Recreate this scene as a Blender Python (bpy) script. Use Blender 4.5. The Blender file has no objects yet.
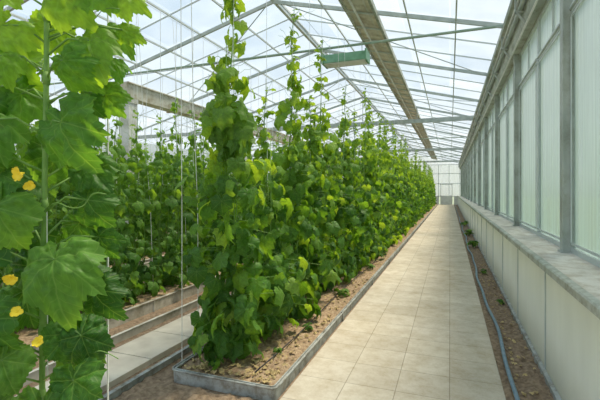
import bpy, math, random
from mathutils import Vector, Matrix, noise
random.seed(7)
scene=bpy.context.scene
try:
    scene.view_settings.view_transform='Standard'
except Exception: pass
COL=scene.collection
LEN=47.0; BAY=3.1; Y0=4.6

# ------------------------------------------------------------ materials
def newmat(name):
    m=bpy.data.materials.new(name); m.use_nodes=True
    nt=m.node_tree; nt.nodes.clear()
    out=nt.nodes.new('ShaderNodeOutputMaterial')
    return m,nt,out
def N(nt,t,**kw):
    n=nt.nodes.new(t)
    for k,v in kw.items(): setattr(n,k,v)
    return n
def L(nt,a,b): nt.links.new(a,b)
def ramp(nt,fac,cols):
    r=N(nt,'ShaderNodeValToRGB')
    el=r.color_ramp.elements
    while len(el)<len(cols): el.new(0.5)
    for e,(p,c) in zip(el,cols):
        e.position=p; e.color=(*c,1)
    L(nt,fac,r.inputs[0]); return r.outputs[0]
def simple(name,c1,c2,scale=6,rough=.6,metal=0,bump=.0,stretch=(1,1,1),detail=6,dirt=None):
    m,nt,out=newmat(name)
    tc=N(nt,'ShaderNodeTexCoord'); mp=N(nt,'ShaderNodeMapping'); mp.inputs['Scale'].default_value=stretch
    L(nt,tc.outputs['Object'],mp.inputs[0])
    no=N(nt,'ShaderNodeTexNoise'); no.inputs['Scale'].default_value=scale; no.inputs['Detail'].default_value=detail
    L(nt,mp.outputs[0],no.inputs['Vector'])
    c=ramp(nt,no.outputs[0],[(.3,c1),(.7,c2)])
    if dirt:
        n2=N(nt,'ShaderNodeTexNoise'); n2.inputs['Scale'].default_value=dirt[1]; n2.inputs['Detail'].default_value=10; n2.inputs['Roughness'].default_value=.75
        L(nt,tc.outputs['Object'],n2.inputs['Vector'])
        mm=N(nt,'ShaderNodeMixRGB',blend_type='MULTIPLY'); mm.inputs[0].default_value=1; L(nt,c,mm.inputs[1])
        L(nt,ramp(nt,n2.outputs[0],[(.38,dirt[0]),(.55,(1,1,1))]),mm.inputs[2]); c=mm.outputs[0]
    p=N(nt,'ShaderNodeBsdfPrincipled'); p.inputs['Roughness'].default_value=rough; p.inputs['Metallic'].default_value=metal
    L(nt,c,p.inputs['Base Color'])
    if bump:
        b=N(nt,'ShaderNodeBump'); b.inputs['Strength'].default_value=bump; b.inputs['Distance'].default_value=.02
        L(nt,no.outputs[0],b.inputs['Height']); L(nt,b.outputs[0],p.inputs['Normal'])
    L(nt,p.outputs[0],out.inputs[0]); return m

def leafmat(name,cols,trans=.35,veinmix=.3,young=None,tt=(2.4,1.9,.55)):
    m,nt,out=newmat(name)
    g=N(nt,'ShaderNodeNewGeometry')
    c=ramp(nt,g.outputs['Random Per Island'],cols)
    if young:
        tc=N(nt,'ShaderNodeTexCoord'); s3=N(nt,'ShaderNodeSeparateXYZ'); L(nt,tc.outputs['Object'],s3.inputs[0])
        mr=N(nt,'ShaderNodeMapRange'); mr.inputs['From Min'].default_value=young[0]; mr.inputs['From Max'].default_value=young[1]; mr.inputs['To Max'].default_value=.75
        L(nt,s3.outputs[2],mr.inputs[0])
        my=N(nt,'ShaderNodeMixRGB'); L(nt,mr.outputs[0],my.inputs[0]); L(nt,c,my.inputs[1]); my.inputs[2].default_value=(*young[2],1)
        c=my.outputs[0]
    uv=N(nt,'ShaderNodeUVMap'); 
    sx=N(nt,'ShaderNodeSeparateXYZ'); L(nt,uv.outputs[0],sx.inputs[0])
    def M(op,a,b=None):
        n=N(nt,'ShaderNodeMath',operation=op)
        for i,v in enumerate((a,b)):
            if v is None: continue
            if isinstance(v,(int,float)): n.inputs[i].default_value=v
            else: L(nt,v,n.inputs[i])
        return n.outputs[0]
    X=M('SUBTRACT',sx.outputs[0],.5); Y=M('SUBTRACT',sx.outputs[1],.35)
    ang=M('ARCTAN2',X,Y)
    r=M('SQRT',M('ADD',M('MULTIPLY',X,X),M('MULTIPLY',Y,Y)))
    a2=M('DIVIDE',ang,math.radians(50)); fr=M('ABSOLUTE',M('SUBTRACT',a2,M('ROUND',a2)))
    dist=M('MULTIPLY',fr,r)
    vein=M('SUBTRACT',1.0,M('MINIMUM',M('MULTIPLY',dist,90.0),1.0))
    # side veins: ripples along the radius, bent by the distance from the main vein
    rp=M('FRACT',M('ADD',M('MULTIPLY',r,14.0),M('MULTIPLY',fr,-3.0)))
    sv=M('MULTIPLY',M('LESS_THAN',rp,.10),.45)
    no=N(nt,'ShaderNodeTexNoise'); no.inputs['Scale'].default_value=14; L(nt,uv.outputs[0],no.inputs['Vector'])
    mx=N(nt,'ShaderNodeMixRGB',blend_type='MULTIPLY'); mx.inputs[0].default_value=.7
    L(nt,c,mx.inputs[1]); L(nt,ramp(nt,no.outputs[0],[(.3,(.65,.7,.6)),(.7,(1.2,1.2,1.1))]),mx.inputs[2])
    mv=N(nt,'ShaderNodeMixRGB'); L(nt,M('MULTIPLY',M('MAXIMUM',vein,sv),veinmix),mv.inputs[0]); L(nt,mx.outputs[0],mv.inputs[1]); mv.inputs[2].default_value=(.3,.5,.14,1)
    p=N(nt,'ShaderNodeBsdfPrincipled'); p.inputs['Roughness'].default_value=.48
    p.inputs['Specular IOR Level'].default_value=.35
    L(nt,mv.outputs[0],p.inputs['Base Color'])
    b=N(nt,'ShaderNodeBump'); b.inputs['Strength'].default_value=.8; b.inputs['Distance'].default_value=.006
    L(nt,M('ADD',M('SUBTRACT',no.outputs[0],sv),M('MULTIPLY',M('MINIMUM',dist,.04),14.0)),b.inputs['Height']); L(nt,b.outputs[0],p.inputs['Normal'])
    t=N(nt,'ShaderNodeBsdfTranslucent')
    mt=N(nt,'ShaderNodeMixRGB',blend_type='MULTIPLY'); mt.inputs[0].default_value=1; L(nt,mv.outputs[0],mt.inputs[1]); mt.inputs[2].default_value=(*tt,1)
    L(nt,mt.outputs[0],t.inputs[0])
    s=N(nt,'ShaderNodeMixShader'); s.inputs[0].default_value=trans
    L(nt,p.outputs[0],s.inputs[1]); L(nt,t.outputs[0],s.inputs[2]); L(nt,s.outputs[0],out.inputs[0])
    return m

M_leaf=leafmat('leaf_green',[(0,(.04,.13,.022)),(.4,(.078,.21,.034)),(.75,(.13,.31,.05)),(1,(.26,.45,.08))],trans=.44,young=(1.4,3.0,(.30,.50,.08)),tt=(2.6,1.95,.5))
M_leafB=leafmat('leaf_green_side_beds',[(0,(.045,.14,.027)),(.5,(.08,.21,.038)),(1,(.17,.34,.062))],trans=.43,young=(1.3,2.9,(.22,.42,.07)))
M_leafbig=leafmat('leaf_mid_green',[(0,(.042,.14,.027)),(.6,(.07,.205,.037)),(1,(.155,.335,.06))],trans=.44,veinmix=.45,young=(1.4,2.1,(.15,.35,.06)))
M_leaflight=leafmat('leaf_young_green',[(0,(.12,.30,.045)),(1,(.27,.46,.075))],trans=.54,veinmix=.4)
M_stem=simple('stem_green',(.14,.29,.05),(.25,.42,.10),20,.6)
M_flower=simple('petal_yellow',(.95,.66,.02),(1.0,.80,.05),30,.6)
M_twine=simple('white_twine',(.8,.8,.77),(.92,.92,.9),50,.8)
M_soil=simple('dry_soil',(.22,.14,.08),(.50,.37,.24),30,.95,bump=.9,detail=12)
M_soil2=simple('dark_soil',(.17,.115,.07),(.37,.27,.18),24,.95,bump=1,detail=12)
M_dead=simple('dry_leaf',(.38,.27,.12),(.58,.45,.22),12,.9)
M_steel=simple('galvanised_steel',(.34,.39,.36),(.50,.54,.50),5,.55,.1,stretch=(1,.2,1))
M_post=simple('weathered_steel_post',(.34,.38,.35),(.52,.55,.51),6,.6,.05,stretch=(1,1,.25),dirt=((.7,.67,.6),3))
M_bar=simple('grey_aluminium',(.50,.55,.54),(.64,.68,.66),4,.5,.1)
M_column=simple('pale_column_steel',(.58,.59,.56),(.72,.72,.69),4,.6,0,dirt=((.75,.72,.65),3))
M_white=simple('white_painted_metal',(.68,.68,.65),(.84,.84,.81),5,.6)
M_gut=simple('weathered_gutter',(.33,.37,.31),(.56,.57,.50),3,.7,stretch=(1,.15,1),bump=.1,dirt=((.6,.56,.48),4))
M_cream=simple('cream_metal',(.50,.47,.38),(.80,.76,.66),3,.6,stretch=(1,.3,1),dirt=((.62,.56,.45),4))
M_curb=simple('grey_trough_metal',(.30,.32,.31),(.48,.50,.48),8,.7,bump=.15,dirt=((.55,.48,.40),9))
M_rail=simple('pale_edging',(.50,.49,.44),(.68,.66,.59),8,.8,bump=.1,dirt=((.65,.62,.55),5))
M_slab=simple('pale_concrete',(.52,.47,.39),(.68,.63,.53),5,.9,bump=.15)
M_sill=simple('dusty_sill',(.54,.51,.45),(.74,.71,.64),5,.85,bump=.1,stretch=(1,.3,1),dirt=((.72,.67,.60),6))
M_green=simple('green_enamel',(.13,.30,.17),(.20,.40,.25),10,.5)
M_hose=simple('blue_grey_hose',(.12,.20,.26),(.22,.31,.38),15,.5)
M_black=simple('black_plastic',(.02,.02,.02),(.05,.05,.05),15,.5)
M_pipe=simple('green_steel_pipe',(.26,.36,.28),(.34,.44,.35),6,.5)
M_grass=simple('grass',(.22,.27,.16),(.32,.36,.24),3,.9)

TW=.402
def tiles():
    m,nt,out=newmat('paving_tiles')
    tc=N(nt,'ShaderNodeTexCoord')
    br=N(nt,'ShaderNodeTexBrick'); br.offset=0; br.inputs['Scale'].default_value=1
    br.inputs['Brick Width'].default_value=.404; br.inputs['Row Height'].default_value=TW
    br.inputs['Mortar Size'].default_value=.0045; br.inputs['Mortar Smooth'].default_value=.4
    br.inputs['Color1'].default_value=(.575,.525,.44,1); br.inputs['Color2'].default_value=(.645,.595,.505,1); br.inputs['Mortar'].default_value=(.39,.345,.275,1)
    L(nt,tc.outputs['Object'],br.inputs['Vector'])
    no=N(nt,'ShaderNodeTexNoise'); no.inputs['Scale'].default_value=6; no.inputs['Detail'].default_value=12; no.inputs['Roughness'].default_value=.8
    L(nt,tc.outputs['Object'],no.inputs['Vector'])
    mx=N(nt,'ShaderNodeMixRGB',blend_type='MULTIPLY'); mx.inputs[0].default_value=1
    L(nt,br.outputs[0],mx.inputs[1]); L(nt,ramp(nt,no.outputs[0],[(.36,(.80,.75,.67)),(.58,(1.03,1.03,1.03))]),mx.inputs[2])
    n2=N(nt,'ShaderNodeTexNoise'); n2.inputs['Scale'].default_value=1.3; n2.inputs['Detail'].default_value=6
    L(nt,tc.outputs['Object'],n2.inputs['Vector'])
    m3=N(nt,'ShaderNodeMixRGB',blend_type='MULTIPLY'); m3.inputs[0].default_value=1
    L(nt,mx.outputs[0],m3.inputs[1]); L(nt,ramp(nt,n2.outputs[0],[(.35,(.88,.86,.82)),(.6,(1.0,1.0,1.0))]),m3.inputs[2])
    p=N(nt,'ShaderNodeBsdfPrincipled'); p.inputs['Roughness'].default_value=.9; p.inputs['Specular IOR Level'].default_value=.2
    L(nt,m3.outputs[0],p.inputs['Base Color'])
    b=N(nt,'ShaderNodeBump'); b.inputs['Strength'].default_value=.3; b.inputs['Distance'].default_value=.005; b.invert=True
    L(nt,br.outputs['Fac'],b.inputs['Height']); L(nt,b.outputs[0],p.inputs['Normal'])
    L(nt,p.outputs[0],out.inputs[0]); return m
M_tile=tiles()

def glassmat(name,tint,trans_frac,dirt=(.8,.9,.85),streak=True,gloss=.06,diff=.25,stain_greenlight=None,sc=1.5,lo=.84,st=(3,14,.35),gr=.15,panes=False,var=.08):
    m,nt,out=newmat(name)
    tc=N(nt,'ShaderNodeTexCoord'); mp=N(nt,'ShaderNodeMapping'); mp.inputs['Scale'].default_value=st if streak else (1,1,1)
    L(nt,tc.outputs['Object'],mp.inputs[0])
    no=N(nt,'ShaderNodeTexNoise'); no.inputs['Scale'].default_value=sc; no.inputs['Detail'].default_value=6
    L(nt,mp.outputs[0],no.inputs['Vector'])
    t=N(nt,'ShaderNodeBsdfTransparent'); t.inputs[0].default_value=(*tint,1)
    col=ramp(nt,no.outputs[0],[(.3,tuple(lo*c for c in dirt)),(.7,dirt)])
    if stain_greenlight:
        z1,z0,sc_=stain_greenlight
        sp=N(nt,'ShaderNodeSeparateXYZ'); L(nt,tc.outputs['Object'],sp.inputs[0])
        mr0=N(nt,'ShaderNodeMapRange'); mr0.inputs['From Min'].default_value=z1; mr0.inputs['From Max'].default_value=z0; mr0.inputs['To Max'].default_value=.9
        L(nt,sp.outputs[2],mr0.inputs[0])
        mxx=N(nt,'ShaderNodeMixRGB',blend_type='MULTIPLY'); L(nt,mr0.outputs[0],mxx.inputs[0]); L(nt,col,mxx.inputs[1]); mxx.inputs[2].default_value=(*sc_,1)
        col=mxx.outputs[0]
    d=N(nt,'ShaderNodeBsdfTranslucent'); L(nt,col,d.inputs[0])
    df=N(nt,'ShaderNodeBsdfDiffuse'); L(nt,col,df.inputs[0])
    s0=N(nt,'ShaderNodeMixShader'); s0.inputs[0].default_value=diff; L(nt,d.outputs[0],s0.inputs[1]); L(nt,df.outputs[0],s0.inputs[2])
    s=N(nt,'ShaderNodeMixShader')
    mr=N(nt,'ShaderNodeMapRange'); mr.inputs['From Min'].default_value=.3; mr.inputs['From Max'].default_value=.7
    mr.inputs['To Min'].default_value=min(1,trans_frac+var) if trans_frac>0 else 0; mr.inputs['To Max'].default_value=trans_frac-var if trans_frac>.1 else 0
    L(nt,no.outputs[0],mr.inputs[0]); fac=mr.outputs[0]
    if panes: # each roof pane carries its own amount of dust
        br=N(nt,'ShaderNodeTexBrick'); br.offset=0; br.inputs['Scale'].default_value=1; br.inputs['Brick Width'].default_value=.88; br.inputs['Row Height'].default_value=BAY/3
        br.inputs['Mortar Size'].default_value=.004; br.inputs['Color1'].default_value=(1,1,1,1); br.inputs['Color2'].default_value=(.76,.76,.76,1); br.inputs['Mortar'].default_value=(.5,.5,.5,1)
        m4=N(nt,'ShaderNodeMapping'); m4.inputs['Location'].default_value=(0,1.6,0); L(nt,tc.outputs['Object'],m4.inputs[0]); L(nt,m4.outputs[0],br.inputs['Vector'])
        mm=N(nt,'ShaderNodeMath',operation='MULTIPLY'); L(nt,fac,mm.inputs[0]); L(nt,br.outputs[0],mm.inputs[1]); fac=mm.outputs[0]
    L(nt,fac,s.inputs[0])
    L(nt,s0.outputs[0],s.inputs[1]); L(nt,t.outputs[0],s.inputs[2])
    g=N(nt,'ShaderNodeBsdfGlossy'); g.inputs['Roughness'].default_value=gr
    s2=N(nt,'ShaderNodeMixShader'); s2.inputs[0].default_value=gloss; L(nt,s.outputs[0],s2.inputs[1]); L(nt,g.outputs[0],s2.inputs[2])
    L(nt,s2.outputs[0],out.inputs[0]); return m
M_roof=glassmat('roof_glass',(.975,.985,.99),.93,(.84,.88,.91),streak=False,gloss=.02,diff=.1,panes=True)
M_win=glassmat('fogged_window_glass',(.92,.96,.95),.38,(.75,.81,.79),stain_greenlight=(3.0,1.0,(.87,.95,.90)),diff=.32,gloss=.08,st=(2,9,.4),gr=.2,lo=.80,var=.14)  # lower glass greener: light from plants outside painted into its colour
M_endglass=glassmat('end_wall_glass',(.98,.98,.98),.45,(.86,.89,.89))
M_poly=glassmat('translucent_wall_sheet',(.9,.92,.88),.0,(.88,.89,.85),streak=True,st=(1,2,.6),gloss=.10,diff=.3,stain_greenlight=(.40,.0,(.84,.86,.78)),sc=2,lo=.92,gr=.22)

# ------------------------------------------------------------ mesh builder
class MB:
    def __init__(s): s.v=[];s.f=[];s.uv=[]
    def add(s,v,f):
        o=len(s.v); s.v+= [tuple(p) for p in v]; s.f+=[tuple(i+o for i in q) for q in f]
    def box(s,x0,x1,y0,y1,z0,z1):
        s.add([(x0,y0,z0),(x1,y0,z0),(x1,y1,z0),(x0,y1,z0),(x0,y0,z1),(x1,y0,z1),(x1,y1,z1),(x0,y1,z1)],
              [(0,3,2,1),(4,5,6,7),(0,1,5,4),(1,2,6,5),(2,3,7,6),(3,0,4,7)]); return s
    def beam(s,a,b,w,h,up=(0,0,1)):
        a=Vector(a);b=Vector(b);d=(b-a).normalized();u=Vector(up)
        r=d.cross(u).normalized();u=r.cross(d)
        P=[]
        for p in (a,b):
            for sx,sy in((-1,-1),(1,-1),(1,1),(-1,1)): P.append(p+r*w/2*sx+u*h/2*sy)
        s.add(P,[(0,1,2,3),(7,6,5,4),(0,4,5,1),(1,5,6,2),(2,6,7,3),(3,7,4,0)]); return s
    def prism(s,prof,y0,y1):
        n=len(prof)
        s.add([(x,y0,z) for x,z in prof]+[(x,y1,z) for x,z in prof],
              [tuple(range(n))]+[tuple(range(2*n-1,n-1,-1))]+[(i,i+n,(i+1)%n+n,(i+1)%n) for i in range(n)]); return s
    def tube(s,pts,r,n=6,taper=None):
        pts=[Vector(p) for p in pts]; m=len(pts); P=[]
        for i,p in enumerate(pts):
            d=(pts[min(i+1,m-1)]-pts[max(i-1,0)]).normalized()
            a=Vector((0,0,1)) if abs(d.z)<.9 else Vector((1,0,0))
            u=d.cross(a).normalized(); w=d.cross(u)
            if isinstance(r,(list,tuple)): rr=r[i]
            else: rr=r if taper is None else r+(taper-r)*i/(m-1)
            for k in range(n):
                t=2*math.pi*k/n; P.append(p+u*rr*math.cos(t)+w*rr*math.sin(t))
        F=[(i*n+k,i*n+(k+1)%n,(i+1)*n+(k+1)%n,(i+1)*n+k) for i in range(m-1) for k in range(n)]
        F+=[tuple(range(n-1,-1,-1)),tuple((m-1)*n+k for k in range(n))]
        s.add(P,F); return s
    def mesh(s,name,mat,smooth=False,uv=False):
        me=bpy.data.meshes.new(name); me.from_pydata(s.v,[],s.f); me.materials.append(mat)
        if smooth: me.polygons.foreach_set('use_smooth',[True]*len(me.polygons))
        if uv and s.uv:
            l=me.uv_layers.new(name='UVMap'); 
            buf=[]
            vi=[0]*len(me.loops); me.loops.foreach_get('vertex_index',vi)
            for i in vi: buf+=s.uv[i]
            l.data.foreach_set('uv',buf)
        me.update(); return me
    def obj(s,name,mat,parent=None,smooth=False,uv=False,loc=None):
        o=bpy.data.objects.new(name,s.mesh(name,mat,smooth,uv)); COL.objects.link(o)
        if loc: o.location=loc
        if parent: o.parent=parent
        return o
def tag(o,label,cat,group=None,kind=None):
    o['label']=label;o['category']=cat
    if group:o['group']=group
    if kind:o['kind']=kind
    return o
def empty(name,loc=(0,0,0)):
    e=bpy.data.objects.new(name,None); e.location=loc; e.empty_display_size=.1; COL.objects.link(e); return e
def struct(o): o['kind']='structure'; return o
def dup(root,parts,loc,rot=0,sc=1):
    r=root.copy(); r.location=loc; r.rotation_euler=(0,0,rot)
    COL.objects.link(r)
    for p in parts:
        q=p.copy(); q.parent=r; COL.objects.link(q)
    return r

# ------------------------------------------------------------ leaves
KEY=[(0,1.10),(12,.94),(26,.77),(40,.84),(52,.93),(66,.80),(80,.69),(94,.76),(110,.79),(126,.67),(146,.62),(160,.52),(172,.32),(180,.10)]
KEY_HI=[(0,1.10),(10,.98),(26,.84),(40,.88),(52,.97),(66,.86),(80,.77),(96,.82),(112,.83),(128,.73),(146,.68),(160,.57),(172,.36),(180,.12)]
def rad(a,K):
    a=abs(math.degrees(a))
    for (a0,r0),(a1,r1) in zip(K,K[1:]):
        if a<=a1:
            t=(a-a0)/(a1-a0); return r0+(r1-r0)*t
    return .1
def template(nseg,rings,serr=0,K=KEY):
    V=[(0,0,0)]
    for j in range(1,rings+1):
        for i in range(nseg):
            a=-math.pi+2*math.pi*i/nseg
            q=j/rings; rr=rad(a,K)
            if j==rings and serr: rr*=1+(serr if i%2 else -serr)
            V.append((math.sin(a)*rr*q,math.cos(a)*rr*q,0))
    F=[(0,1+(i+1)%nseg,1+i) for i in range(nseg)]
    for j in range(rings-1):
        b=1+j*nseg;c=b+nseg
        for i in range(nseg): F.append((b+i,b+(i+1)%nseg,c+(i+1)%nseg,c+i))
    return V,F
T_low=template(26,3,.03); T_mini=template(12,1); T_hi=template(76,9,.032,KEY_HI)
def put_leaf(mb,T,pos,tip,nrm,size,droop=.45,fold=.25,wave=.08,crinkle=0):
    V,F=T; t=Vector(tip).normalized(); n=Vector(nrm); s=t.cross(n).normalized(); n=s.cross(t).normalized()
    ph=random.random()*6.28; asym=random.uniform(-.3,.3); wv=wave*random.uniform(.6,1.4)
    dr=droop*random.uniform(.5,1.5); fd=fold*random.uniform(.3,1.8); wx=random.uniform(.80,1.1)
    P=[]
    for (x,y,z) in V:
        r=math.hypot(x,y); a=math.atan2(x,y)
        zz=-dr*r*r*(1+.4*max(0,y))+fd*abs(x)*.8*(1-.6*r)+wv*r*r*math.sin(4*a+ph)+asym*x*y*.5+wv*.6*r*r*math.sin(9*a-ph)
        if crinkle: zz+=crinkle*noise.noise(Vector((x*4.5,y*4.5,ph)))*min(1,r*2.5)+crinkle*.5*noise.noise(Vector((x*10,y*10,ph)))
        P.append(Vector(pos)+size*(s*x*wx+t*y+n*zz))
    mb.add(P,F); mb.uv+= [[x*.45+.5,y*.45+.35] for x,y,z in V]

def make_plant(i,H=3.0,n=190,R=.36,size=(.085,.15),dense=.55,gap=.0,shn=3,mat=None,tw_r=.0025,topgap=.0):
    st=MB();fo=MB()
    w=[(random.uniform(-.04,.04),random.uniform(-.04,.04)) for _ in range(12)]
    def stem(h):
        q=max(0,min(10.999,h/H*11)); k=int(q);f=q-k
        return Vector((w[k][0]*(1-f)+w[k+1][0]*f, w[k][1]*(1-f)+w[k+1][1]*f, h))
    st.tube([stem(H*k/16) for k in range(17)],.011,6,.004)
    shoots=[(0,0,H)]
    for _ in range(shn):
        a=random.random()*6.28; rr=random.uniform(.05,.14); hh=H*random.uniform(.5,.93)
        st.tube([stem(.3),stem(.5)+Vector((math.cos(a)*rr*.7,math.sin(a)*rr*.7,.1)),Vector((math.cos(a)*rr,math.sin(a)*rr,hh*.6)),Vector((math.cos(a)*rr*.8,math.sin(a)*rr*.8,hh))],.007,5,.003)
        shoots.append((math.cos(a)*rr,math.sin(a)*rr,hh))
    a=random.random()*6
    for k in range(n):
        low=k<n*.12
        sh=random.choice(shoots) if random.random()<.5 else shoots[0]
        h=random.uniform(.05,.75) if low else .06+(sh[2]-.06)*random.random()**1.08
        frac=h/H
        a+=2.4+random.uniform(-.5,.5)
        cl=noise.noise(Vector((math.cos(a)*.9+i*7.3,math.sin(a)*.9,h*2.6)))
        if cl<-.08+gap+topgap*max(0,frac-.4) and not low:
            if random.random()<.85: continue
        env=R*(1.0 if frac<dense else max(.22,1-(frac-dense)/(.82-dense)*.78))*(1+.7*cl)
        if random.random()<.05: env*=1.35
        base=stem(h)+Vector((sh[0],sh[1],0))*min(1,h/.8)*(1 if frac<.7 else .6)
        o=Vector((math.cos(a),math.sin(a),0))
        Lp=env*random.uniform(.25,1)
        end=base+o*Lp+Vector((0,0,random.uniform(-.03,.08)))
        hor=Vector((end.x,end.y,0))
        if hor.length>env*1.05: end.x*=env*1.05/hor.length; end.y*=env*1.05/hor.length
        st.tube([base,(base+end)/2+Vector((0,0,.03)),end],.0034,3,.0022)
        ph=math.radians(random.uniform(30,100)) if frac<.85 else math.radians(random.uniform(-30,60))
        yaw=random.uniform(-1.1,1.1); o2=Vector((math.cos(a+yaw),math.sin(a+yaw),0))
        t=o2*math.cos(ph)-Vector((0,0,math.sin(ph))); nn=o2*math.sin(ph)+Vector((0,0,math.cos(ph)))
        nn+=Vector((random.uniform(-.7,.7),random.uniform(-.7,.7),0))
        s=(size[0]+(size[1]-size[0])*random.random()**1.1)*(1.0 if frac<.55 else 1-.6*(frac-.55)/.45)
        put_leaf(fo,T_low,end,t,nn,s,wave=.12)
    for k in range(26):
        h=H*random.uniform(.35,1.0);b=stem(h);a2=random.random()*6.28;q_=random.uniform(.02,.045)
        st.tube([b+Vector((math.cos(a2)*q_*j,math.sin(a2)*q_*j,.022*j+.012*math.sin(j*2))) for j in range(7)],.0018,3)
    tw=MB(); tw.tube([stem(H*.6)+Vector((.02,0,0)),stem(H*.98),Vector((0,0,4.28))],tw_r,4)
    root=empty('cucumber_plant')
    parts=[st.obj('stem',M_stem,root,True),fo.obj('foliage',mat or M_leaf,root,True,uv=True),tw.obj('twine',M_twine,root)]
    return root,parts

HS=[3.9,2.75,3.65,2.6,3.4,3.05,3.8]
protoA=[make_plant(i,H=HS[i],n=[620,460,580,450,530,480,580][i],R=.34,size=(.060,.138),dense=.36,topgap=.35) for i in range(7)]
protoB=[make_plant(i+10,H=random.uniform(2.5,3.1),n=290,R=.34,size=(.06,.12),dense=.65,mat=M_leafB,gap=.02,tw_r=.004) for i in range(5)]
used=set()
def place(protos,k,loc,rot,label,group):
    root,parts=protos[k]
    if id(root) in used: r=dup(root,parts,loc,rot)
    else:
        used.add(id(root)); r=root; r.location=loc; r.rotation_euler=(0,0,rot)
    tag(r,label,'cucumber plant',group); return r
BED=.08
lab1='tall leafy cucumber vine trained up a twine beside the walkway'
lab2='shorter cucumber vine climbing a twine beyond the side aisle'
y=3.18;k=0
first=[0,3,2,1,6,3,4,5]
while y<LEN-1.2:
    xs=-1.80+random.uniform(-.06,.06)
    kk=first[k] if k<8 else random.choice([1,2,3,4,5,6])
    place(protoA,kk,(xs,y,BED),random.random()*6.28,lab1,'cucumber vines along the paved path')
    y+=(.66 if k<6 else .58) if y<20 else .60; k+=1
for xr,ya,yb,dy in((-4.2,2.75,14,.44),(-6.4,3.0,16,.48),(-9.3,3.4,18,.54),(-11.6,5,20,.6)):
    y=ya
    while y<yb:
        place(protoB,random.randrange(5),(xr+random.uniform(-.08,.08),y,BED),random.random()*6.28,lab2,'shorter cucumber vines in the side beds')
        y+=dy

# ------------------------------------------------------------ foreground plant
th=math.atan(150/400); F_=Vector((-math.sin(th),math.cos(th),0)); R_=Vector((math.cos(th),math.sin(th),0)); Z=Vector((0,0,1))
base=Vector((-1.20,.90,0))
near=empty('cucumber_plant',base); tag(near,'large cucumber vine with broad leaves and yellow blossoms','cucumber plant')
S=.0032
def loc2(px,py,dz=0):
    return R_*((px-45)*S)+Z*(1.6+(190-py)*S)-F_*dz
st=MB();stp=[]
def stc(h): return R_*(.012*math.sin(h*4))+F_*(.01*math.cos(h*5))+Z*h
for j in range(29): stp.append(stc(j*(2.8/28)))
st.tube(stp,.0095,10,.007)
for j in range(9):
    h=.75+j*.2; st.tube([stc(h-.02),stc(h),stc(h+.02)],[.0095,.0125,.0095],10)
leaves=[ # px,py of leaf base, size, tip angle (0 = down, + = right), toward viewer, roll
 (72,126,46,24,.06,-8),(70,254,48,14,.08,5),(18,206,42,-24,.09,0),(94,46,36,30,.03,10),(12,34,38,-28,.05,0),
 (2,124,42,-16,.06,10),(10,306,42,-14,.10,0),(90,328,32,25,.05,0),(88,366,32,12,.08,10),(26,345,34,-18,.10,0),
 (0,-2,40,-35,.04,0),(70,2,34,42,.05,0),(92,-8,30,60,.02,0),(2,176,38,-36,.02,0),(-10,254,44,-20,.05,0),
 (78,70,30,38,.08,0),(20,66,28,-24,.08,0),(80,200,30,34,-.04,10),(12,368,38,-14,.12,0),(66,388,40,16,.12,0),(54,-40,38,5,.1,0),
 (14,92,34,-50,-.04,0),(86,294,30,42,-.05,0),(72,330,30,14,.02,0),(-25,90,46,-40,.0,0),(-20,160,46,-30,.02,0),(-25,340,46,-20,.0,0),(-10,60,42,-5,-.1,0),(102,22,26,58,-.06,0),(76,166,30,54,-.08,0),(72,96,28,60,-.05,0),(24,268,30,-46,-.05,0),(66,32,30,24,-.1,0),
 (34,150,34,-15,-.12,0),(58,225,34,20,-.12,0),(26,320,36,-12,-.12,0),(28,14,32,-18,-.12,0),(96,92,24,40,-.06,0),(62,60,28,30,-.12,0),
 (8,235,38,-20,-.10,0),(60,290,34,15,-.14,0),(52,355,36,10,-.14,0),(72,180,30,14,-.14,0),(18,130,36,-15,-.14,0),(0,300,42,-20,-.12,0),(84,240,26,35,-.1,0),
 (116,-6,26,70,.0,0),(112,62,20,50,.0,0),(118,28,18,75,-.03,0)]
fo=MB();fl_=MB()
for (px,py,sz,ta,dz,ro) in leaves:
    e=loc2(px,py,dz); h=e.z+.05
    b=stc(max(.1,h-.09))
    st.tube([b,(b+e)/2+Z*.03,e],.0036,6,.0028)
    ta=math.radians(ta); ph=math.radians(random.uniform(38,84))
    dn=(R_*math.sin(ta)-Z*math.cos(ta))
    t=dn*math.sin(ph)-F_*math.cos(ph)*.8
    n=-F_*math.sin(ph)+Z*math.cos(ph)*.9+R_*(math.radians(ro)+random.uniform(-.6,.6))
    put_leaf(fl_ if py<85 else fo,T_hi,e,t,n,sz*S*1.0,droop=.44,fold=.24,wave=.10,crinkle=.17)
def curl(a,b):
    return [a.lerp(b,j/21)+Z*.015*math.sin(j/21*9)+R_*.012*math.cos(j/21*11)*j/21 for j in range(22)]
for a_,b_,c_ in(((45,120),(98,112),.05),((45,330),(125,352),.05),((45,30),(122,16),.02),((45,210),(112,196),.04)):
    st.tube(curl(loc2(*a_),loc2(*b_,c_)),.0016,4)
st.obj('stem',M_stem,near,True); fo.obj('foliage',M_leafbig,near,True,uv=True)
q=fl_.obj('young_foliage',M_leaflight,near,True,uv=True); q['label']='bright yellow green young leaves'
tw=MB(); tw.tube([stp[10]+R_*.018,stp[-1]+R_*.012,Vector((0,0,4.38))],.002,4); tw.obj('twine',M_twine,near)
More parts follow.
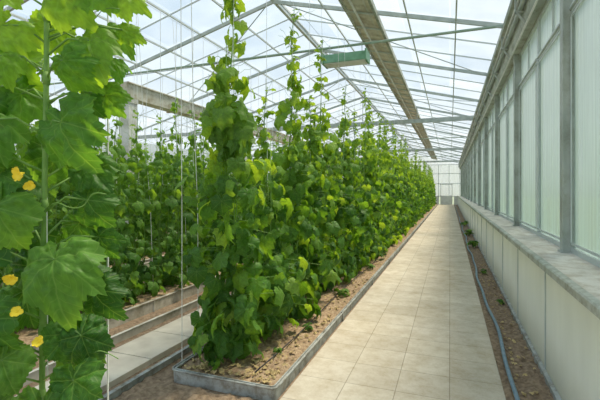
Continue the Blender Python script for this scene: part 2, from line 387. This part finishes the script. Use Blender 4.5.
def flower_mesh(open_=1.0,sd=0):
    rnd=random.Random(sd); m=MB()
    for k in range(5):
        a=k*2*math.pi/5+rnd.uniform(-.2,.2); ln=rnd.uniform(.85,1.15)
        c,s=math.cos(a),math.sin(a); V=[]; nr,nc=6,6
        for r_ in range(nr+1):
            u=r_/nr
            rr=(.10+u*1.0*open_)*ln; z=.1+.55*u*(1.25-open_)+.25*math.sin(u*2.2)
            wd=(.10+.42*math.sin(min(1,u*1.1)*math.pi*.78))*(1 if u<.95 else .35)*(.5+.5*open_)
            for q_ in range(nc+1):
                v=q_/nc*2-1
                zz=z+.12*math.sin(v*6+k*2+u*3)*u-.12*(1-abs(v))*u
                V.append((c*rr-s*wd*v,s*rr+c*wd*v,zz))
        m.add(V,[(i*(nc+1)+j,i*(nc+1)+j+1,(i+1)*(nc+1)+j+1,(i+1)*(nc+1)+j) for i in range(nr) for j in range(nc)])
    m.tube([(0,0,-.6),(0,0,-.1),(0,0,.25)],[.10,.2,.16],8)
    return m.mesh('flower',M_flower,True)
fms=[flower_mesh(1.0,1),flower_mesh(.7,2),flower_mesh(.85,3)]
for i,(px,py,dz,s) in enumerate(((58,176,.17,.020),(53,264,.18,.021),(71,322,.15,.017),(63,377,.22,.022),(16,171,.17,.019),(5,279,.19,.019),(20,390,.22,.021),(12,250,.18,.014),(64,186,.16,.015),(47,298,.13,.015),(54,384,.21,.016))):
    o=bpy.data.objects.new('flower',fms[i%3]); COL.objects.link(o); o.parent=near; o.location=loc2(px,py,dz)
    d=(-F_+Z*random.uniform(-.4,.6)+R_*random.uniform(-.5,.8)).normalized()
    o.rotation_euler=d.to_track_quat('Z','Y').to_euler(); o.scale=(s,)*3
    o['label']='small ragged yellow cucumber blossom'

# ------------------------------------------------------------ ground
g=MB(); g.box(-70,70,-30,110,-.3,-.12); tag(g.obj('lawn',M_grass),'green grass around the greenhouse','grass',kind='stuff')
fl=MB(); fl.box(-17.5,1.3,-4,LEN+.3,-.12,-.02); struct(fl.obj('floor',M_soil2))
p=MB(); p.box(0,1.616,0,LEN+4,0,.04)
o=p.obj('paved_walkway',M_tile,loc=(-1.215,-4,-.035)); tag(o,'long straight walkway of pale grey beige square paving tiles','path')
def soilmesh(x0,x1,y0,y1,z,amp=.03,step=.05):
    m=MB(); nx=max(3,int((x1-x0)/step)); 
    ys=[];yy=y0
    while yy<y1: ys.append(yy); yy+=step if yy<9 else step*3 if yy<18 else step*12
    ys.append(y1); V=[]
    for yy in ys:
        for i in range(nx+1):
            x=x0+(x1-x0)*i/nx
            h=noise.fractal(Vector((x*9,yy*9,0)),.7,2.1,5)*amp*.7+abs(noise.noise(Vector((x*22,yy*22,3))))*amp
            V.append((x,yy,z+h+random.uniform(-amp,amp)*.25))
    W=nx+1
    m.add(V,[(j*W+i,j*W+i+1,(j+1)*W+i+1,(j+1)*W+i) for j in range(len(ys)-1) for i in range(nx)])
    return m
def edgemesh(x0,x1,y0,y1,h,rad_=.03,rim=.04):
    prof=[(0,-.02),(.004,h-.018),(-.004,h-.012),(-.004,h-.002),(.002,h),(.008,h),(.010,h-.012),(rim-.010,h-.012),(rim-.008,h),(rim,h),(rim+.003,h-.005),(rim,h-.012),(rim-.010,h-.020),(rim-.014,-.02)]
    P=[((x0,y1),(-1,0)),((x0,y0+rad_),(-1,0))]
    for k in range(1,4):
        a=math.pi+k*math.pi/8; P.append(((x0+rad_+math.cos(a)*rad_,y0+rad_+math.sin(a)*rad_),(math.cos(a),math.sin(a))))
    P.append(((x0+rad_,y0),(0,-1)))
    P.append(((x1-rad_,y0),(0,-1)))
    for k in range(1,4):
        a=1.5*math.pi+k*math.pi/8; P.append(((x1-rad_+math.cos(a)*rad_,y0+rad_+math.sin(a)*rad_),(math.cos(a),math.sin(a))))
    P+= [((x1,y0+rad_),(1,0)),((x1,y1),(1,0))]
    m=MB(); n=len(prof); V=[]
    for (px,py),(nx_,ny_) in P:
        for d,z in prof: V.append((px+nx_*d,py+ny_*d,z))
    m.add(V,[(i*n+k,i*n+(k+1)%n,(i+1)*n+(k+1)%n,(i+1)*n+k) for i in range(len(P)-1) for k in range(n)])
    m.box(x0,x1,y1,y1+.03,-.02,h)
    yy=y0+2
    while yy<y1:
        m.box(x1+.0,x1+rim+.004,yy,yy+.02,-.02,h+.003); m.box(x0-rim-.004,x0,yy,yy+.02,-.02,h+.003); yy+=2
    return m
def bed(x0,x1,y0,y1,h,emat,label,step,rim=.035):
    e=empty('planting_bed',((x0+x1)/2,y0,0)); tag(e,label,'planting bed')
    inv=Vector((-(x0+x1)/2,-y0,0))
    a=soilmesh(x0-.002,x1+.002,y0+.005,y1,h-.028,.028,step=step).obj('soil',M_soil,e,True); a.location=inv
    b=edgemesh(x0,x1,y0,y1,h,rim=rim).obj('edging',emat,e); b.location=inv
bed(-2.18,-1.268,2.8,LEN-.6,.095,M_curb,'long brown soil bed with worn grey trough edging beside the walkway',.032)
for x0,x1 in((-4.8,-3.72),(-7.1,-6.0),(-9.9,-8.8),(-12.2,-11.1)):
    bed(x0,x1,2.3,22,.14,M_rail,'long soil bed with pale grey edging beside a concrete aisle',.12)
for x0,x1 in((-3.10,-2.60),(-5.65,-5.1),(-8.3,-7.6)):
    m=MB(); yy=1.8
    while yy<22:
        m.box(x0,x1,yy,yy+.59,-.03,.03+random.uniform(0,.006)); yy+=.6
    tag(m.obj('aisle_slab',M_slab),'narrow pale beige concrete path between planting beds','path')
for x,z in((-3.30,.07),(-5.85,.10),(-2.45,.04)):
    m=MB(); m.prism([(x-.014,-.02),(x+.010,-.02),(x+.012,z-.008),(x+.020,z),(x-.020,z),(x-.016,z-.010)],2.0,22)
    tag(m.obj('kerb',M_rail if z>.05 else M_curb),'low slim pale kerb rail between aisle and bed','kerb')
def soil(name,x0,x1,y0,y1,z,mat,label,amp):
    o=soilmesh(x0,x1,y0,y1,z,amp,.035).obj(name,mat,smooth=True); tag(o,label,'soil',kind='stuff')
soil('soil_strip',.402,.745,-1,LEN-.3,-.008,M_soil2,'dark dry soil strip between walkway and low wall',.04)
soil('bare_soil',-2.42,-1.22,-1,2.74,-.01,M_soil2,'bare dry soil in front of the planting bed',.03)
m=MB()
for k in range(1100):
    yy=2.86+16*random.random()**1.8; x=random.uniform(-2.14,-1.31)
    a=random.random()*6.28
    put_leaf(m,T_mini,(x,yy,.088+random.uniform(0,.015)),(math.cos(a),math.sin(a),random.uniform(-.2,.3)),(random.uniform(-.4,.4),random.uniform(-.4,.4),1),random.uniform(.012,.035),droop=.6,fold=.5,wave=.2)
for k in range(200):
    yy=2.2+10*random.random()**1.5; x=random.uniform(.50,.72)
    a=random.random()*6.28
    put_leaf(m,T_mini,(x,yy,.025+random.uniform(0,.01)),(math.cos(a),math.sin(a),random.uniform(-.2,.3)),(random.uniform(-.4,.4),random.uniform(-.4,.4),1),random.uniform(.01,.025),droop=.6,fold=.5,wave=.2)
tag(m.obj('leaf_litter',M_dead),'scattered dry brown leaf scraps on the bed soil','dead leaves',kind='stuff')

def hose(pts,r,mat,label):
    m=MB(); m.tube(pts,r,8); return tag(m.obj('hose',mat,smooth=True),label,'hose')
hose([(.475+.020*math.sin(q*.33)+.010*math.sin(q*.85),q*.25-1,.040+.004*math.sin(q*.6)) for q in range(190)],.018,M_hose,'blue grey hose lying in gentle waves along the soil')
hose([(-1.50+.025*math.sin(q*.8),2.95+q*.5,.102) for q in range(84)],.006,M_black,'thin black drip irrigation line on the soil bed')

def weed(loc,s,label):
    e=empty('weed',loc); m=MB(); stt=MB()
    for k in range(14):
        a=k*2.4; r=random.uniform(.2,.9)
        p=Vector((math.cos(a)*r*.5,math.sin(a)*r*.5,random.uniform(.25,.8)))*s
        stt.tube([(0,0,0),p*.5+Vector((0,0,.05*s)),p],.015*s,3)
        put_leaf(m,T_low,p,(math.cos(a),math.sin(a),-.2),(0,0,1),s*.32)
    stt.obj('stem',M_stem,e); m.obj('foliage',M_leaf,e,True,uv=True)
    tag(e,label,'weed','small weeds growing in the soil')
for x,y_,s in((-1.45,4.1,.10),(-1.43,5.6,.14),(-1.5,3.4,.08),(-1.42,7.6,.15),(-1.9,2.98,.12),(-1.45,9.4,.15)):
    weed((x,y_,.08),s,'small green seedling sprouting in the dry bed soil')
for x,y_,s in((.6,12.0,.26),(.62,15.0,.3),(.6,19,.3),(.66,6.2,.09),(.6,8.3,.12)):
    weed((x,y_,0.01),s,'leafy green weed growing against the low wall')

# ------------------------------------------------------------ right wall
XW=1.10
m=MB(); m.box(.78,.784,-2,LEN,-.02,.93)
struct(m.obj('wall_right',M_poly))
m=MB(); m.box(1.15,1.2,-2,LEN,-.02,.12); struct(m.obj('baseboard_right',M_slab))
yy=-2.0
while yy<LEN:
    m=MB(); m.box(.772,.779,yy-.008,yy+.008,-.02,.90); m.box(.769,.772,yy-.014,yy+.014,-.02,.90)
    tag(m.obj('panel_batten',M_bar),'narrow grey metal strip joining the translucent wall sheets','metal strip','battens on the low wall'); yy+=1.5
m=MB(); m.prism([(.75,.965),(1.2,.965),(1.2,.993),(.75,.98)],-2,LEN); struct(m.obj('trim_1',M_sill))
m=MB(); m.prism([(.725,.93),(.742,.93),(.742,.975),(.772,.982),(.772,.992),(.735,.986),(.725,.976)],-2,LEN); struct(m.obj('trim_2',M_gut))
m=MB(); m.prism([(.745,-.02),(.775,-.02),(.775,.05),(.745,.04)],-2,LEN); struct(m.obj('trim_3',M_curb))

ZT=3.36; ZH=3.9
def post(y,x=XW,w=.085,d=.12,z0=.99,z1=ZH,label='galvanised steel post between greenhouse windows',group='posts along the window wall',mat=M_post):
    m=MB()
    m.box(x-d/2,x+d/2,y-w/2,y+w/2,z0,z1)
    m.box(x-d/2-.012,x-d/2,y-w/2-.012,y+w/2+.012,z0+.015,z1-.02)
    m.box(x-d/2-.03,x+d/2+.03,y-w/2-.03,y+w/2+.03,z0,z0+.015)
    m.box(x-d/2-.02,x+d/2+.02,y-w/2-.02,y+w/2+.02,z1-.12,z1)
    return tag(m.obj('steel_post',mat),label,'post',group)
y=Y0-BAY*2
ys=[]
while y<LEN: ys.append(y); y+=BAY
for y in ys: post(y)
wn=0; protoW=None
for y in ys:
    for h in (0,1):
        a=y+h*BAY/2; b=a+BAY/2
        if b>LEN+.5: continue
        wn+=1; ww=BAY/2
        if protoW is None:
            f=MB(); t=.03
            for z0,z1 in((.99,1.04),(ZT-.04,ZT+.04),(ZH-.04,ZH)):
                f.box(-t,t,0.04,ww-.04,z0,z1)
            f.box(-t-.02,t,0.04,ww-.04,ZT-.012,ZT+.012)
            f.box(-t-.01,-t,0.06,ww-.06,1.07,1.095); f.box(-t-.01,-t,0.06,ww-.06,ZT-.09,ZT-.07)
            f.box(-t-.01,-t,.055,.075,1.07,ZT-.07); f.box(-t-.01,-t,ww-.075,ww-.055,1.07,ZT-.07)
            f.box(-t,t,.0,.03,.99,ZH); f.box(-t,t,ww-.03,ww,.99,ZH)
            f.box(-.02,.02,ww/2-.012,ww/2+.012,ZT,ZH)
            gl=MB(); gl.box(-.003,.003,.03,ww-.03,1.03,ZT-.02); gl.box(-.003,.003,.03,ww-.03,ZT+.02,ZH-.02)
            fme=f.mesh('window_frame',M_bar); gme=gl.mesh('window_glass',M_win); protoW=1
        o=bpy.data.objects.new('window_%d'%wn,fme); COL.objects.link(o); o.location=(XW+.03,a,0); struct(o)
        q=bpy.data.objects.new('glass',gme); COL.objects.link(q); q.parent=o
m=MB(); m.prism([(.97,ZH),(1.22,ZH),(1.26,4.44),(.85,4.44),(.85,4.33),(.93,4.28),(.96,4.0),(.95,3.98)],-3,LEN)
tag(m.obj('eave_gutter',M_gut),'weathered grey green metal gutter beam above the windows','gutter')
for xx,zz,r,mt in((.91,4.10,.028,M_steel),(.88,4.20,.016,M_white),(.97,3.86,.014,M_white)):
    m=MB(); m.tube([(xx,-3,zz),(xx,LEN,zz)],r,10)
    tag(m.obj('pipe',mt),'long thin metal pipe clipped along the eave gutter','pipe','pipes along the eave')
bm=MB(); bm.box(-.14,0,-.02,.02,.0,.025); bm.box(-.14,-.12,-.02,.02,-.2,.025); bm.box(-.14,0,-.02,.02,-.2,-.18); bm.beam((-.12,0,-.19),(0,0,-.36),.025,.025)
bme=bm.mesh('pipe_bracket',M_post)
y=ys[0]
while y<LEN:
    o=bpy.data.objects.new('pipe_bracket',bme); o.location=(.98,y+.1,4.25); COL.objects.link(o)
    tag(o,'small grey steel bracket holding pipes to the eave','bracket','pipe brackets'); y+=BAY/2

# ------------------------------------------------------------ roof
PIT=.27
def rz(x):
    if x>-3.5: return 4.42+(.95-x)*PIT
    if x>-8: return 4.42+4.45*PIT-(-3.5-x)*PIT
    if x>-12.5: return 4.41+(-8-x)*PIT
    return 4.41+4.5*PIT-(-12.5-x)*PIT
def roof_frame(xr,xm,xl,tie,thick):
    e=empty('roof_frame'); parts=[]
    a=MB(); a.beam((xr,0,4.40),(xm,0,rz(xm)-.05),.04,.075); parts.append(a.obj('rafter',M_steel,e))
    a=MB(); a.beam((xm,0,rz(xm)-.05),(xl,0,4.38),.04,.075); parts.append(a.obj('rafter',M_steel,e))
    if tie:
        a=MB()
        if thick: a.beam((xr,0,4.42),(xl,0,4.42),.10,.17)
        else: a.tube([(xr,0,4.44),(xl,0,4.44)],.024,8)
        parts.append(a.obj('tie_beam',M_steel if thick else M_pipe,e))
        if thick:
            for x1 in (xm,(xm+xr)/2,(xm+xl)/2):
                a=MB(); a.beam((x1,0,4.44),(x1,0,rz(x1)-.05),.025,.025,up=(0,1,0)); parts.append(a.obj('strut',M_steel,e))
    return e,parts
for (xr,xm,xl) in((.98,-3.5,-8.0),(-8.0,-12.5,-17)):
    pr={}
    for i,y in enumerate(ys):
        tie=1 if i in(0,3,6,8,10,12,14) else 0; thick=1 if (i in(6,10,14)) else 0
        key=(tie,thick)
        if key not in pr:
            e,parts=roof_frame(xr,xm,xl,tie,thick); e.location=(0,y,0); pr[key]=(e,parts); r=e
        else: r=dup(*pr[key],(0,y,0))
        tag(r,'grey steel roof frame with horizontal tie beam' if tie else 'grey steel rafter pair spanning the greenhouse bay','roof frame','roof frames')
    gm=MB(); gm.beam((xr,0,rz(xr-.01)+.02),(xm,0,rz(xm)+.02),.016,.026); gm.beam((xm,0,rz(xm)+.02),(xl,0,rz(xl+.01)+.02),.016,.026)
    me=gm.mesh('glazing_bar',M_bar)
    nq=3 if xr>0 else 2
    for y in ys:
        for q in range(1,nq):
            if y+q*BAY/nq>LEN-.1: continue
            o=bpy.data.objects.new('glazing_bar',me); o.location=(0,y+q*BAY/nq,0); COL.objects.link(o)
            tag(o,'slim pale aluminium glazing bar over both roof slopes','glazing bar','roof glazing bars')
for x in [.1,-.75,-2.4,-4.4,-5.3,-6.2,-7.1,-9.5,-11,-14]:
    m=MB(); m.beam((x,-3,rz(x)-.01),(x,LEN,rz(x)-.01),.026,.038); tag(m.obj('purlin',M_bar),'long thin pale metal purlin under the glass roof','purlin','roof purlins')
for x in(-3.5,-12.5):
    m=MB(); m.beam((x,-3,rz(x)+.0),(x,LEN,rz(x)+.0),.07,.07); m.beam((x,-3,rz(x)+.08),(x,LEN,rz(x)+.08),.12,.02)
    tag(m.obj('ridge_beam',M_bar),'long pale metal ridge beam at the roof peak','ridge beam')
xb=-1.60; c=rz(xb)-.10; HB=.28
e=empty('roof_vent_track'); tag(e,'wide weathered cream roof vent channel with rails and ribs','roof vent')
for s in(-1,1):
    m=MB(); xx=xb+s*HB; m.beam((xx,-3,rz(xx)-.08),(xx,LEN-.1,rz(xx)-.08),.05,.11); m.obj('rail',M_gut,e)
sh=MB(); sh.beam((xb,-3,c+.02),(xb,LEN-.1,c+.02),.52,.02,up=(.27,0,1)); sh.obj('panel',M_cream,e)
m=MB(); m.tube([(xb-.08,-3,c-.03),(xb-.08,LEN-.1,c-.03)],.022,8); m.obj('roller_tube',M_white,e,True)
rb=MB(); rb.beam((xb-HB,0,rz(xb-HB)-.12),(xb+HB,0,rz(xb+HB)-.12),.03,.03); rme=rb.mesh('rib',M_bar)
y=-2.5
while y<LEN:
    o=bpy.data.objects.new('rib',rme); o.location=(0,y,0); o.parent=e; COL.objects.link(o); y+=.775
m=MB()
for xa,xb2 in((.98,-3.5),(-3.5,-7.99),(-8.01,-12.5),(-12.5,-17)):
    za=rz(xa)+.05; zb=rz(xb2)+.05
    m.add([(xa,-3,za),(xa,LEN,za),(xb2,LEN,zb),(xb2,-3,zb)],[(0,1,2,3)])
struct(m.obj('ceiling',M_roof))
for y in (7.7,13.9,20.1):
    for xa,xc in((-3.6,-7.9),(.8,-3.4)):
        m=MB(); m.beam((xa,y,rz(xa)-.04),(xc,y+3.1,rz(xc)-.04),.016,.016); m.beam((xc,y,rz(xc)-.04),(xa,y+3.1,rz(xa)-.04),.016,.016)
        tag(m.obj('wind_brace',M_steel),'thin crossed steel wind braces under the roof glass','brace','wind braces')
VX=-7.9
m=MB(); m.prism([(VX-.2,4.34),(VX-.17,3.98),(VX+.17,3.98),(VX+.2,4.34),(VX+.24,4.34),(VX+.24,4.37),(VX-.24,4.37),(VX-.24,4.34)],8.0,LEN-.1)
for yy in range(10,46,3): m.box(VX-.21,VX+.21,yy,yy+.06,3.95,4.35)
tag(m.obj('valley_gutter',M_cream),'broad whitish valley gutter carried on steel columns','gutter')
yy=8.25
while yy<LEN:
    post(yy,VX,.30,.30,-.02,3.98,'pale grey steel column carrying the valley gutter','valley gutter columns',M_column); yy+=6.2
for x in(-1.2,-1.8,-2.2,-4.25,-6.5,-9.3,-11.6):
    m=MB(); m.tube([(x,-.4,4.383),(x,LEN-.3,4.383)],.003,4)
    tag(m.obj('crop_wire',M_steel),'thin overhead wire that the plant twines hang from','wire','overhead crop wires')
def twine(x,y,zb,dx=0,dy=0):
    m=MB(); m.tube([(x,y,4.383),(x+dx*.4,y+dy*.4,2.6),(x+dx*.8,y+dy,1.4),(x+dx,y+dy,zb)],.0034,5)
    return tag(m.obj('hanging_twine',M_twine),'loose white twine hanging from the overhead wire','twine','loose hanging twines')
twine(-1.20,1.15,.0); twine(-2.2,2.90,.1,.0,.02); twine(-2.2,3.02,.1,.03,.1); twine(-4.25,4.6,.1,.3,.0); twine(-4.25,5.4,.1,.25,.05)
e=empty('hanging_lamp',(-1.90,7.60,4.15)); tag(e,'long green enamelled box lamp hanging under the tie pipe','lamp')
m=MB(); V=[]
for yy_ in(-.42,.42):
    V+= [(yy_,-.17,-.09),(yy_,.17,-.09),(yy_,.10,.09),(yy_,-.10,.09)]
m.add(V,[(0,1,2,3),(7,6,5,4),(0,4,5,1),(1,5,6,2),(2,6,7,3),(3,7,4,0)]); m.box(-.44,-.41,-.185,.185,-.10,.10); m.box(.41,.44,-.185,.185,-.10,.10)
m.obj('lamp_housing',M_green,e)
m=MB(); m.box(-.40,.40,-.14,.14,-.105,-.09); m.obj('diffuser',M_white,e)
for xx in(-.32,.32): m=MB(); m.tube([(xx,0,.09),(xx,0,.2),(xx,0,.30)],.008,6); m.obj('hanger',M_steel,e)

# ------------------------------------------------------------ end and side walls
gl=MB(); gl.box(-17,1.1,LEN+.0,LEN+.01,.9,4.4)
gl.add([(1.0,LEN,4.4),(-3.5,LEN,rz(-3.5)),(-8,LEN,4.4)],[(0,1,2)]); gl.add([(-8,LEN,4.4),(-12.5,LEN,rz(-12.5)),(-17,LEN,4.4)],[(0,1,2)])
wb=gl.obj('wall_back',M_endglass); struct(wb)
m=MB(); m.box(-17,-1.15,LEN-.02,LEN+.04,-.02,.9); m.box(.4,1.1,LEN-.02,LEN+.04,-.02,.9); m.obj('panel',M_white,wb)
m=MB(); x=1.0
while x>-17: m.box(x-.03,x+.03,LEN-.06,LEN,0,4.4); x-=1.1
for z in(.9,2.3,3.4,4.4): m.box(-17,1.1,LEN-.06,LEN,z-.03,z+.03)
m.obj('frame',M_bar,wb)
m=MB(); d0,d1=-1.0,.25
m.box(d0,d0+.07,LEN-.1,LEN-.06,0,2.25);m.box(d1-.07,d1,LEN-.1,LEN-.06,0,2.25);m.box(d0,d1,LEN-.1,LEN-.06,2.17,2.25);m.box(d0,d1,LEN-.1,LEN-.06,.9,.98)
m.box(d0,d1,LEN-.09,LEN-.07,.0,.9)
struct(m.obj('door_1',M_white))
m=MB(); m.box(-17.05,-17,-3,LEN,0,4.4); struct(m.obj('wall_left',M_endglass))

# ------------------------------------------------------------ light
w=bpy.data.worlds.new('sky'); scene.world=w; w.use_nodes=True; nt=w.node_tree; nt.nodes.clear()
out=N(nt,'ShaderNodeOutputWorld'); bg=N(nt,'ShaderNodeBackground'); bg.inputs[1].default_value=1.08
tc=N(nt,'ShaderNodeTexCoord'); no=N(nt,'ShaderNodeTexNoise'); no.inputs['Scale'].default_value=1.6; no.inputs['Detail'].default_value=5; no.inputs['Roughness'].default_value=.5
L(nt,tc.outputs['Generated'],no.inputs['Vector'])
cl=ramp(nt,no.outputs[0],[(.35,(.47,.67,.86)),(.75,(.76,.84,.90))])
sp=N(nt,'ShaderNodeSeparateXYZ'); L(nt,tc.outputs['Generated'],sp.inputs[0])
hz=N(nt,'ShaderNodeMapRange'); hz.inputs['From Min'].default_value=0; hz.inputs['From Max'].default_value=.36; L(nt,sp.outputs[2],hz.inputs[0])
mx=N(nt,'ShaderNodeMixRGB'); L(nt,hz.outputs[0],mx.inputs[0]); mx.inputs[1].default_value=(.86,.90,.92,1); L(nt,cl,mx.inputs[2])
gz=N(nt,'ShaderNodeMapRange'); gz.inputs['From Min'].default_value=-.03; gz.inputs['From Max'].default_value=.03; L(nt,sp.outputs[2],gz.inputs[0])
m2=N(nt,'ShaderNodeMixRGB'); L(nt,gz.outputs[0],m2.inputs[0]); m2.inputs[1].default_value=(.45,.46,.40,1); L(nt,mx.outputs[0],m2.inputs[2])
L(nt,m2.outputs[0],bg.inputs[0]); L(nt,bg.outputs[0],out.inputs[0])
s=bpy.data.lights.new('sun','SUN'); s.energy=5.4; s.angle=math.radians(15); s.color=(1,.89,.70)
so=bpy.data.objects.new('sun',s); COL.objects.link(so)
d=Vector((-.28,-.42,-1)); so.rotation_euler=d.to_track_quat('-Z','Y').to_euler(); so.location=(5,5,12)

cam=bpy.data.cameras.new('camera'); cam.lens=24; cam.sensor_width=36; cam.shift_y=-10/600; cam.clip_start=.05; cam.clip_end=400
co=bpy.data.objects.new('camera',cam); COL.objects.link(co); co.location=(0,0,1.6); co.rotation_euler=(math.pi/2,0,th)
scene.camera=co
